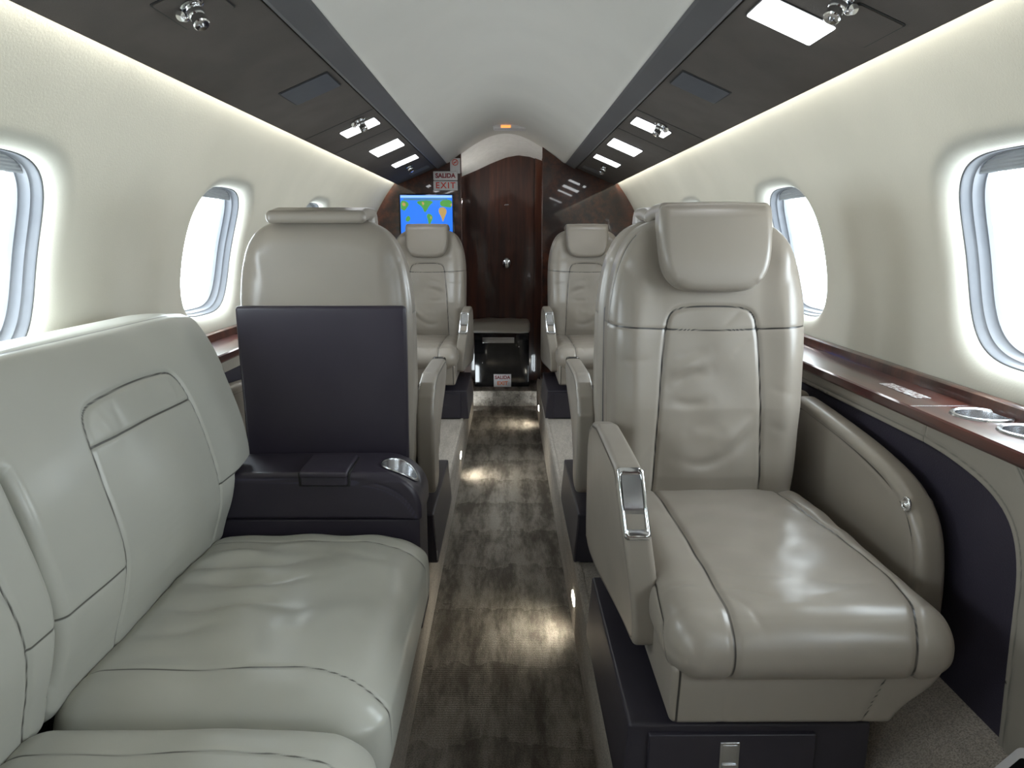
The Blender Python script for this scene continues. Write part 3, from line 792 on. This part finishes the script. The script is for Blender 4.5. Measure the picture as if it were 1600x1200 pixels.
def b_cushion():
    lo, hi = (-.228, -.27, .262), (.198, .325, .366); r = .048
    V, F, n = rbox(lo, hi, r, .0032)
    lowm = n[:, 2] < 0
    for a in (0, 1): V[:, a] += (1 - sst(np.abs(n[:, 1 - a]), .05, .5)) * np.where(lowm, r * (np.sign(n[:, a]) * np.abs(n[:, a]) ** .55 - n[:, a]), 0) * .8
    x, y, z = V.T
    up = sst(n[:, 2], -.2, .8)
    V[:, 0] += -.002 * sst(y, .10, .26) * sst(-x, .0, .2)                  # flares outboard ahead of the arm
    V[:, 2] += up * (.010 * np.cos(np.clip((x + .02) / .2, -1, 1) * 1.4) - .006 * sst(y, -.1, -.25))
    V[:, 1] += .012 * sst(n[:, 1], 0, .9) * np.cos(np.clip((z - .315) / .05, -1, 1) * 1.5)
    P = V[:, :2]; face = np.maximum(sst(n[:, 2], .1, .4), sst(n[:, 1], .1, .4))
    a = curve_pts([(.112, -.27), (.106, .0), (.106, .18), (.108, .30), (.104, .40)])
    b = curve_pts([(-.150, -.27), (-.160, -.12), (-.196, .14), (-.186, .24), (-.160, .32), (-.135, .40)])
    V, at = groove(V, n, P, [a, b], face, .0045, .006)
    inboard = sst(P[:, 0], .112, .15); outb = sst(-P[:, 0], .19, .23)
    V[:, 2] += up * .005 * np.clip(np.minimum(inboard, 1) + outb, 0, 1)
    side = sst(np.abs(n[:, 0]), .3, .7)
    V, at = groove(V, n, np.stack([V[:, 1], V[:, 2]], 1), [[(-.28, .352), (.18, .350), (.262, .335), (.285, .30), (.285, .25)]], side * (n[:, 0] > 0), .002, .004, at)
    cs_ = [([(-.13, .22), (-.08, .25), (-.02, .26)], .0018, .012), ([(.10, .05), (.06, .08), (.02, .09)], .0014, .012),
           ([(.10, .22), (.06, .235), (.03, .26)], -.0016, .007), ([(.10, .16), (.05, .19), (-.02, .20)], -.0012, .008),
           ([(-.17, .20), (-.12, .22), (-.06, .21)], -.0014, .009), ([(.0, -.08), (-.06, -.06), (-.12, -.07)], .0014, .02),
           ([(.10, .245), (.075, .28), (.06, .33)], -.0016, .006), ([(.19, .2), (.15, .22), (.12, .215)], -.0014, .007)]
    V[:, 2] += up * crease(P, cs_) + up * .0009 * vnoise(P, 9, 5)
    return V, F, 'leather', at
def b_frame():
    lo, hi = (-.215, -.25, .185), (.188, .312, .290)
    V, F, n = rbox(lo, hi, .012, .006)
    x, y, z = V.T
    V[:, 0] += .062 * sst(z, .285, .185) * sst(-x, -.05, .2); V[:, 1] -= .010 * sst(z, .285, .185) * (y > 0)
    P = np.stack([V[:, 0], V[:, 2]], 1); f = sst(n[:, 1], .3, .7)
    V, at = groove(V, n, P, [[(.108, .15), (.108, .3)], [(-.095, .15), (-.135, .3)]], f, .002, .004)
    P2 = np.stack([V[:, 1], V[:, 2]], 1)
    V, at = groove(V, n, P, [[(.178, .15), (.178, .3)]], f, .0008, .003, at)
    return V, F, 'leather', at
BO = [(.0, .262), (.12, .262), (.19, .268), (.203, .32), (.208, .45), (.212, .60), (.213, .72), (.208, .79), (.194, .862), (.166, .918), (.120, .946), (.06, .952)]
BO = np.array(BO + [(-x, z) for x, z in BO[::-1][:-1]] + [])
def yfront(z): return np.interp(z, [.26, .40, .55, .70, .85, .95], [-.235, -.218, -.222, -.240, -.268, -.285])
def b_back():
    lo, hi = (-.21, -.41, .262), (.21, -.235, .945); r = .062
    V, F, n = rbox(lo, hi, r, .0035)
    V = outline_map(V, (0, 2), lo, hi, r, chaikin(BO, 2), (0, .60)); n = vnorm(V, F)
    x, y, z = V.T
    t = (y - (-.41)) / .175                                                  # 0 at the rear, 1 at the front
    V[:, 1] = -.41 + t * (yfront(z) + .41)
    f = sst(n[:, 1], .15, .6)
    V[:, 1] += f * .014 * sst(np.abs(V[:, 0]), .10, .17)                   # side bolsters stand proud
    V[:, 1] += f * .010 * np.exp(-((V[:, 2] - .42) / .10) ** 2) * sst(np.abs(V[:, 0]), .13, .05)
    P = V[:, [0, 2]]
    inset = curve_pts([(-.120, .28), (-.114, .45), (-.106, .62), (-.099, .70), (-.092, .748), (-.068, .764), (0, .766), (.068, .764), (.092, .748), (.099, .70), (.106, .62), (.114, .45), (.120, .28)], 3)
    yoke = curve_pts([(-.26, .728), (-.16, .722), (-.06, .716), (.06, .716), (.16, .722), (.26, .728)])
    V, at = groove(V, n, P, [inset], f, .0045, .0042)
    V, at = groove(V, n, P, [yoke], np.maximum(f, sst(np.abs(n[:, 0]), .5, .9) * (V[:, 1] > -.36)), .0016, .0035, at)
    sd = sst(np.abs(n[:, 0]), .45, .8)
    V, at = groove(V, n, np.stack([V[:, 1], V[:, 2]], 1), [[(-.300, .2), (-.300, 1.)]], sd, .002, .004, at)
    cs_ = [([(-.10, .52), (-.07, .475), (-.03, .44), (.02, .425), (.07, .44)], -.0042, .012), ([(-.10, .535), (-.06, .495), (-.02, .465)], .0034, .012),
           ([(.0, .63), (.04, .622), (.085, .60)], -.0036, .011), ([(.02, .648), (.06, .640), (.095, .622)], .0024, .010),
           ([(-.0, .675), (.04, .668), (.08, .655)], -.0022, .010), ([(.0, .565), (.04, .558), (.085, .565)], -.0026, .010),
           ([(.10, .51), (.12, .47), (.16, .43)], -.0012, .008), ([(-.09, .70), (-.06, .68), (-.05, .665)], -.0014, .006),
           ([(-.065, .76), (-.04, .735), (-.02, .725)], -.0014, .006), ([(-.12, .60), (-.155, .585), (-.19, .58)], -.0010, .008),
           ([(-.12, .52), (-.16, .50), (-.19, .505)], -.0012, .010), ([(.12, .66), (.16, .65), (.2, .655)], -.001, .008),
           ([(.10, .80), (.14, .79), (.18, .80)], -.0012, .012), ([(-.03, .50), (.0, .49), (.05, .50)], .002, .016)]
    V[:, 1] += f * crease(P, [(p, -a if False else a, w) for p, a, w in cs_])
    V[:, 1] += f * .0012 * vnoise(P, 7, 8)
    return V, F, 'leather', at
def b_head():
    poly = chaikin([(0, .796), (.055, .797), (.082, .804), (.106, .830), (.116, .872), (.118, .94), (.116, .970), (.105, .978), (.05, .981), (0, .981),
                    (-.05, .981), (-.105, .978), (-.116, .970), (-.118, .94), (-.116, .872), (-.106, .830), (-.082, .804), (-.055, .797)], 2)
    lo, hi = (-.118, -.300, .796), (.118, -.225, .981); r = .020
    V, F, n = rbox(lo, hi, r, .0032); V = outline_map(V, (0, 2), lo, hi, r, poly, (0, .89))
    t = (V[:, 1] + .300) / .075; z = V[:, 2]
    V[:, 1] = -.300 + t * .075 - .020 * sst(z, .80, .98) + .010 * sst(n[:, 1], .2, .8) * np.cos(np.clip((z - .87) / .10, -1, 1) * 1.5)
    V[:, 1] -= sst(n[:, 1], .2, .8) * .010 * sst(z, .945, .985)
    V2, F2, n2 = rbox((-.117, -.426, .950), (.117, -.262, .980), .013, .006)
    V2[:, 2] -= .010 * sst(V2[:, 1], -.34, -.43)
    return *join2((V, F), (V2, F2)), 'leather', None
def join2(a, b): return np.concatenate([a[0], b[0]]), np.concatenate([a[1], b[1] + len(a[0])])
def b_shell():
    V, F, n = rbox((-.204, -.424, .235), (.204, -.398, .748), .009, .02)
    V[:, 0] *= 1 - .02 * sst(V[:, 2], .7, .3)
    return V, F, 'navy', None
def b_base():
    V, F, n = rbox((-.150, -.25, .0), (.250, .25, .148), .006, .03); V[:, 0] += np.where(V[:, 0] > .1, -.010 * sst(V[:, 2], 0, .148), 0)
    return V, F, 'base', None
def b_drawer():
    V, F, n = rbox((-.060, .246, .006), (.208, .258, .134), .003, .03); return V, F, 'base', None
def b_latch():
    a = rbox((.062, .256, .050), (.094, .2605, .122), .002, .01)[:2]; b = rbox((.066, .258, .056), (.090, .2635, .084), .002, .01)[:2]
    c = rbox((.066, .258, .088), (.090, .2615, .118), .002, .01)[:2]
    return *join2(join2(a, b), c), 'steel', None
ARM_IN = chaikin([(-.300, .536), (.085, .534), (.122, .526), (.150, .47), (.166, .425), (.170, .33), (.170, .245), (.158, .226), (.10, .220), (-.24, .215), (-.295, .225), (-.302, .30)], 2)
def b_arm_in():
    lo, hi = (.204, -.30, .22), (.252, .17, .536); r = .011
    V, F, n = rbox(lo, hi, r, .006); V = outline_map(V, (1, 2), lo, hi, r, ARM_IN, (-.06, .38))
    V[:, 0] -= .030 * sst(V[:, 2], .53, .24) * sst(V[:, 1], -.25, .15)
    P = V[:, 1:]; f = sst(np.abs(n[:, 0]), .6, .9)
    off = (ARM_IN - [-.06, .38]) * [.955, .94] + [-.06, .38]; off = np.vstack([off, off[:1]])
    V, at = groove(V, n, P, [off], f, .0008, .003)
    return V, F, 'leather', at
# outline of the sloping front of the aisle arm, where the chrome piece sits
A0, A1 = np.array([.118, .528]), np.array([.166, .430])
def arm_frame(u, v, w):
    """u across, v down the slope (0..1), w out of it"""
    d = A1 - A0; nrm = np.array([-d[1], d[0]]) / np.linalg.norm(d)
    p = A0 + d * v + nrm * (w + .004 * math.sin(math.pi * min(max(v, 0), 1)))
    x = .228 + u - .030 * float(sst(p[1], .53, .24)) * float(sst(p[0], -.25, .15))
    return (x, p[0], p[1])
def b_rim():
    L = np.linalg.norm(A1 - A0)
    out = rrect(.044, L * 1.10, .008); inn = rrect(.033, L * .86, .005); k = len(out); V = []
    for P, w in ((out, -.004), (out * [.97, .985], .0035), (inn, .0035), (inn * [.96, .98], -.004)):
        for u, v in P: V.append(arm_frame(u, .5 - v / L, w))
    F = []
    for a in range(3):
        for i in range(k): F.append([a * k + i, a * k + (i + 1) % k, (a + 1) * k + (i + 1) % k, (a + 1) * k + i])
    return np.array(V), F, 'chrome', None
def b_lid():
    V = []; F = []; nv, nu = 22, 3; vs = np.linspace(.07, .93, nv)
    for v in vs:
        w = .0025 + (.003 * math.sin(v / .62 * math.pi) if v < .62 else -.010 * math.sin((v - .62) / .31 * math.pi))
        for u in (-.0158, 0, .0158): V.append(arm_frame(u, v, w))
    for i in range(nv - 1):
        for j in range(2): F.append([i * 3 + j, i * 3 + j + 1, (i + 1) * 3 + j + 1, (i + 1) * 3 + j])
    return np.array(V), F, 'steel', None
ARM_OUT = chaikin([(-.42, .30), (-.42, .520), (-.415, .534), (-.40, .536), (-.25, .526), (-.10, .512), (.01, .494), (.075, .472), (.125, .425), (.146, .35), (.148, .25), (.148, .13), (.145, .12), (.13, .12), (-.40, .12), (-.415, .12), (-.42, .14)], 2)
def b_arm_out():
    lo, hi = (-.313, -.42, .12), (-.262, .148, .52); r = .016
    V, F, n = rbox(lo, hi, r, .006); V = outline_map(V, (1, 2), lo, hi, r, ARM_OUT, (-.12, .32)); n = vnorm(V, F)
    P = V[:, 1:]; f = sst(np.abs(n[:, 0]), .6, .9)
    off = (ARM_OUT - [-.12, .32]) * [.935, .885] + [-.12, .32]; off = np.vstack([off, off[:1]])
    V, at = groove(V, n, P, [off], f, .0018, .004)
    return V, F, 'leather', at
def b_button():
    V, F = lathe([(0, 0), (.013, 0), (.0135, .003), (.011, .005), (.009, .004), (.0085, .002), (.006, .002), (.005, .006), (0, .007)], 28, (-.262, .088, .455), (1, 0, 0)); return V, F, 'chrome', None

def armchair(x, y, rz, m, label):
    root = tag(empty('armchair', (x, y, ZP), rz), label, 'armchair', 'beige leather cabin armchairs')
    part('base', b_base, root, m)['label'] = 'dark floor base'
    dr = part('drawer', b_drawer, root, m); part('drawer_latch', b_latch, root, m, 'latch', dr)
    part('seat_frame', b_frame, root, m); part('seat_cushion', b_cushion, root, m); part('backrest', b_back, root, m)
    part('back_panel', b_shell, root, m)['label'] = 'dark panel on the rear of the backrest'
    part('headrest', b_head, root, m)
    ai = part('armrest', b_arm_in, root, m, 'armrest')
    part('armrest_rim', b_rim, root, m, 'chrome_rim', ai); part('armrest_lid', b_lid, root, m, 'chrome_lid', ai)
    ao = part('armrest_outer', b_arm_out, root, m, 'armrest'); part('recline_button', b_button, root, m, 'recline_button', ao)
    return root
PI = math.pi
armchair(.440, 1.238, PI, 1, 'large beige leather armchair on the right, nearest the camera and facing it')
armchair(-.440, 2.108, 0, 1, 'beige armchair seen from behind with a dark back panel, left of the aisle')
armchair(.445, 2.108, 0, -1, 'beige armchair back to back with the nearest one, mostly hidden behind it')
armchair(-.440, 3.73, PI, -1, 'small far beige armchair left of the aisle, below the map screen')
armchair(.450, 3.73, PI, 1, 'small far beige armchair right of the aisle, before the wooden bulkhead')

# ------------------------------------------------------------------ side-facing sofa on the left
sofa = tag(empty('sofa', (-.45, .88, ZP)), 'long pale leather sofa along the left wall, facing the aisle', 'sofa')
SL = np.array(sofa.location)
PROF = chaikin([(-.640, .44), (-.628, .49), (-.606, .55), (-.594, .62), (-.606, .70), (-.634, .80), (-.668, .89), (-.690, .935), (-.705, .955), (-.735, .962), (-.80, .958), (-.835, .945), (-.845, .90), (-.83, .65), (-.815, .44), (-.73, .42)], 2)
def sofa_back(ya, yb, seed):
    lo, hi = (-.82, ya, .42), (-.56, yb, .957); r = .020
    V, F, n = rbox(lo, hi, r, .0034); V = outline_map(V, (0, 2), lo, hi, r, PROF, (-.72, .68)); n = vnorm(V, F)
    if yb > 1: V[:, 1] -= .098 * sst(V[:, 2], .622, .604) * sst(V[:, 1], 1.36, 1.60)
    yc = ya + .360; P = np.stack([V[:, 1] - yc, V[:, 2]], 1)
    f = sst(n[:, 0], .2, .6)
    w = (yb - ya) / 2
    V[:, 0] -= 0 * f * .005 * sst(np.abs(P[:, 0]), w - .05, w)
    inset = curve_pts([(-.195, .40), (-.192, .60), (-.186, .76), (-.180, .82), (-.170, .850), (-.14, .864), (0, .868), (.12, .864), (.145, .850), (.156, .82), (.164, .76), (.182, .60), (.205, .40)], 3)
    V, at = groove(V, n, P, [inset], f, .0045, .0045)
    yoke = [(-.181, .800), (.157, .800)]
    sides = [[(-.40, .608), (-.194, .608)], [(.183, .608), (.40, .608)]]
    V, at = groove(V, n, P, [yoke], f, .0022, .004, at)
    V, at = groove(V, n, P, sides, f, .0014, .0035, at)
    topm = sst(n[:, 2], .1, .6) * (V[:, 0] > -.78)
    V, at = groove(V, n, np.stack([V[:, 0], V[:, 1]], 1), [[(-.716, ya - .1), (-.716, yb + .1)]], topm, .0015, .004, at)
    V[:, 0] += f * (.0018 * vnoise(P, 4, seed) + crease(P, [([(-.15, .84), (-.13, .82), (-.125, .80)], .0018, .012), ([(-.10, .85), (-.085, .825), (-.09, .80)], -.0016, .010), ([(.10, .85), (.11, .83), (.12, .81)], .0014, .01)]))
    V[:, 2] -= .010 * sst(V[:, 1], yb - .12, yb) * sst(V[:, 2], .85, .95)
    return mesh('backrest', V - SL, F, 'sofa', sofa, at)
sofa_back(.874, 1.602, 2); sofa_back(.262, .870, 3)
box('back_gap', (-.80 - SL[0], .26 - SL[1], .44 - SL[2]), (-.70 - SL[0], 1.47 - SL[1], .90 - SL[2]), 'gap', sofa, .01, .2)
def sofa_seat(ya, yb, seed, cr):
    lo, hi = (-.66, ya, .295), (-.176, yb, .474); r = .058
    V, F, n = rbox(lo, hi, r, .0042)
    # tighter rounding on the seams between cushions than on the front lip
    yc = (ya + yb) / 2; w = (yb - ya) / 2
    d = np.abs(V[:, 1] - yc); 
    up = sst(n[:, 2], .0, .7)
    V[:, 2] += up * (.013 * np.cos(np.clip((V[:, 1] - yc) / w, -1, 1) * 1.45) * np.cos(np.clip((V[:, 0] + .40) / .24, -1, 1) * 1.2))
    V[:, 2] -= up * .012 * sst(V[:, 0], -.30, -.18)
    V[:, 0] += .010 * sst(n[:, 0], .1, .9)* np.cos(np.clip((V[:, 2] - .38) / .1, -1, 1) * 1.5)
    P = V[:, :2]; f = np.maximum(up, sst(n[:, 0], .2, .6))
    border = [curve_pts([(-.70, yb - .080), (-.50, yb - .088), (-.34, yb - .078), (-.24, yb - .090), (-.10, yb - .110)]),
              curve_pts([(-.70, ya + .090), (-.50, ya + .086), (-.34, ya + .094), (-.26, ya + .086), (-.20, ya + .066), (-.10, ya + .04)])]
    V, at = groove(V, n, P, border, f, .0022, .004)
    V[:, 2] += 1.35 * up * crease(P - [0, yc], cr) + up * .0022 * vnoise(P, 5, seed)
    return mesh('seat_cushion', V - SL, F, 'sofa', sofa, at)
CR = [([(-.62, .10), (-.54, .13), (-.45, .12), (-.38, .15)], -.0075, .016), ([(-.62, .14), (-.55, .165), (-.48, .16)], .0055, .016),
      ([(-.62, .04), (-.54, .05), (-.46, .03), (-.36, .06)], -.0065, .016), ([(-.60, .075), (-.52, .09), (-.42, .08)], .005, .016),
      ([(-.62, -.04), (-.54, -.05), (-.44, -.03), (-.36, -.06)], -.0055, .016), ([(-.60, -.0), (-.52, -.005), (-.42, .01)], .004, .016),
      ([(-.62, -.12), (-.55, -.13), (-.48, -.11)], -.004, .016), ([(-.35, .18), (-.28, .14), (-.22, .15)], -.0024, .014),
      ([(-.5, .2), (-.44, .215), (-.38, .205)], .002, .012), ([(-.62, -.2), (-.5, -.19), (-.42, -.21)], -.003, .02), ([(-.35, -.1), (-.28, -.05), (-.24, -.08)], .003, .03)]
sofa_seat(.872, 1.497, 4, CR); sofa_seat(.262, .866, 6, [(p, a * .6, w) for p, a, w in CR])
box('sofa_base', (-.76 - SL[0], .262 - SL[1], 0), (-.205 - SL[0], 1.482 - SL[1], .10), 'base', sofa, .006, .2)
box('sofa_frame', (-.74 - SL[0], .27 - SL[1], .09), (-.215 - SL[0], 1.475 - SL[1], .17), 'base', sofa, .006, .2)
# dark console armrest between sofa and the forward armchair
con = tag(empty('console', (-.46, 1.575, ZP)), 'dark leather console armrest with cup holder at the far end of the sofa', 'console')
CL = np.array(con.location); CX0, CX1, CY0, CY1 = -.80, -.188, 1.504, 1.666
def console_outline(zlo, ztop, x1, r):
    a = np.linspace(np.pi / 2, 0, 14)
    arc = [(x1 - r + r * math.cos(t), ztop - r * .92 + r * .92 * math.sin(t)) for t in a]
    return [(CX0, zlo), (CX0, ztop - .014), (CX0 + .02, ztop - .004), (-.62, ztop - .002), (-.45, ztop)] + arc + [(x1, zlo)]
lo, hi = (CX0, CY0, .490), (CX1, CY1, .600); r = .012
po = np.array(console_outline(.490, .602, CX1, .098))
V, F, n = rbox(lo, hi, r, .0045); V = outline_map(V, (0, 2), lo, hi, r, po, (-.50, .54)); n = vnorm(V, F)
HC = np.array([-.246, 1.578]); P = V[:, [0, 2]]
rim = curve_pts([(-.76, .594), (-.45, .594), (-.30, .588), (-.235, .560), (-.202, .515), (-.198, .49)]) - [0, .006]
V, at = groove(V, n, P, [rim], sst(-n[:, 1], .5, .9), .0018, .003)
V, at = groove(V, n, P, [rim - [.004, .008]], sst(-n[:, 1], .5, .9), .0004, .003, at)
# recess for the cup holder
dh = np.linalg.norm((V[:, :2] - HC) / [1.0, 1.0], axis=1); topm = sst(n[:, 2], .2, .6)
V[:, 2] -= topm * .004 * np.exp(-((dh - .044) / .006) ** 2)
keep = ~((np.linalg.norm(V[F].mean(1)[:, :2] - HC, axis=1) < .0385) & (V[F].mean(1)[:, 2] > .53))
mesh('padded_top', V - CL, F[keep], 'navy', con, at)
box('lower_body', (CX0 - CL[0], CY0 + .008 - CL[1], .0), (CX1 - .006 - CL[0], CY1 - .004 - CL[1], .279), 'navy', con, .006, .03)
# lid flap
box('lid_gap', (-.462 - CL[0], 1.503 - CL[1], .570 - CL[2]), (-.345 - CL[0], 1.622 - CL[1], .6035 - CL[2]), 'gap', con, .003, .02)
V, F, n = rbox((-.457, 1.492, .598), (-.350, 1.615, .611), .005, .008); V[:, 2] -= .004 * sst(V[:, 1], 1.515, 1.492)
mesh('lid', V - CL, F, 'navy', con)['label'] = 'square padded lid'
box('lid_lip', (-.455 - CL[0], 1.496 - CL[1], .574 - CL[2]), (-.352 - CL[0], 1.512 - CL[1], .602 - CL[2]), 'navy', con, .004, .01)
# the holder follows the rounded end of the console
prof = [(0, -.060), (.034, -.060), (.0365, -.055), (.038, -.002), (.0395, .002), (.042, .0025), (.044, .0), (.040, -.004)]
V, F = lathe(prof, 48, cap=False); V = V + [HC[0], HC[1], 0]
zt = np.interp(V[:, 0], po[4:-1, 0], po[4:-1, 1]); V[:, 2] += np.where(V[:, 2] > -.01, zt, zt * 0 + .585)
smooth_angle(mesh('cup_holder', V - CL, F, 'steel', con))['label'] = 'round steel cup holder'
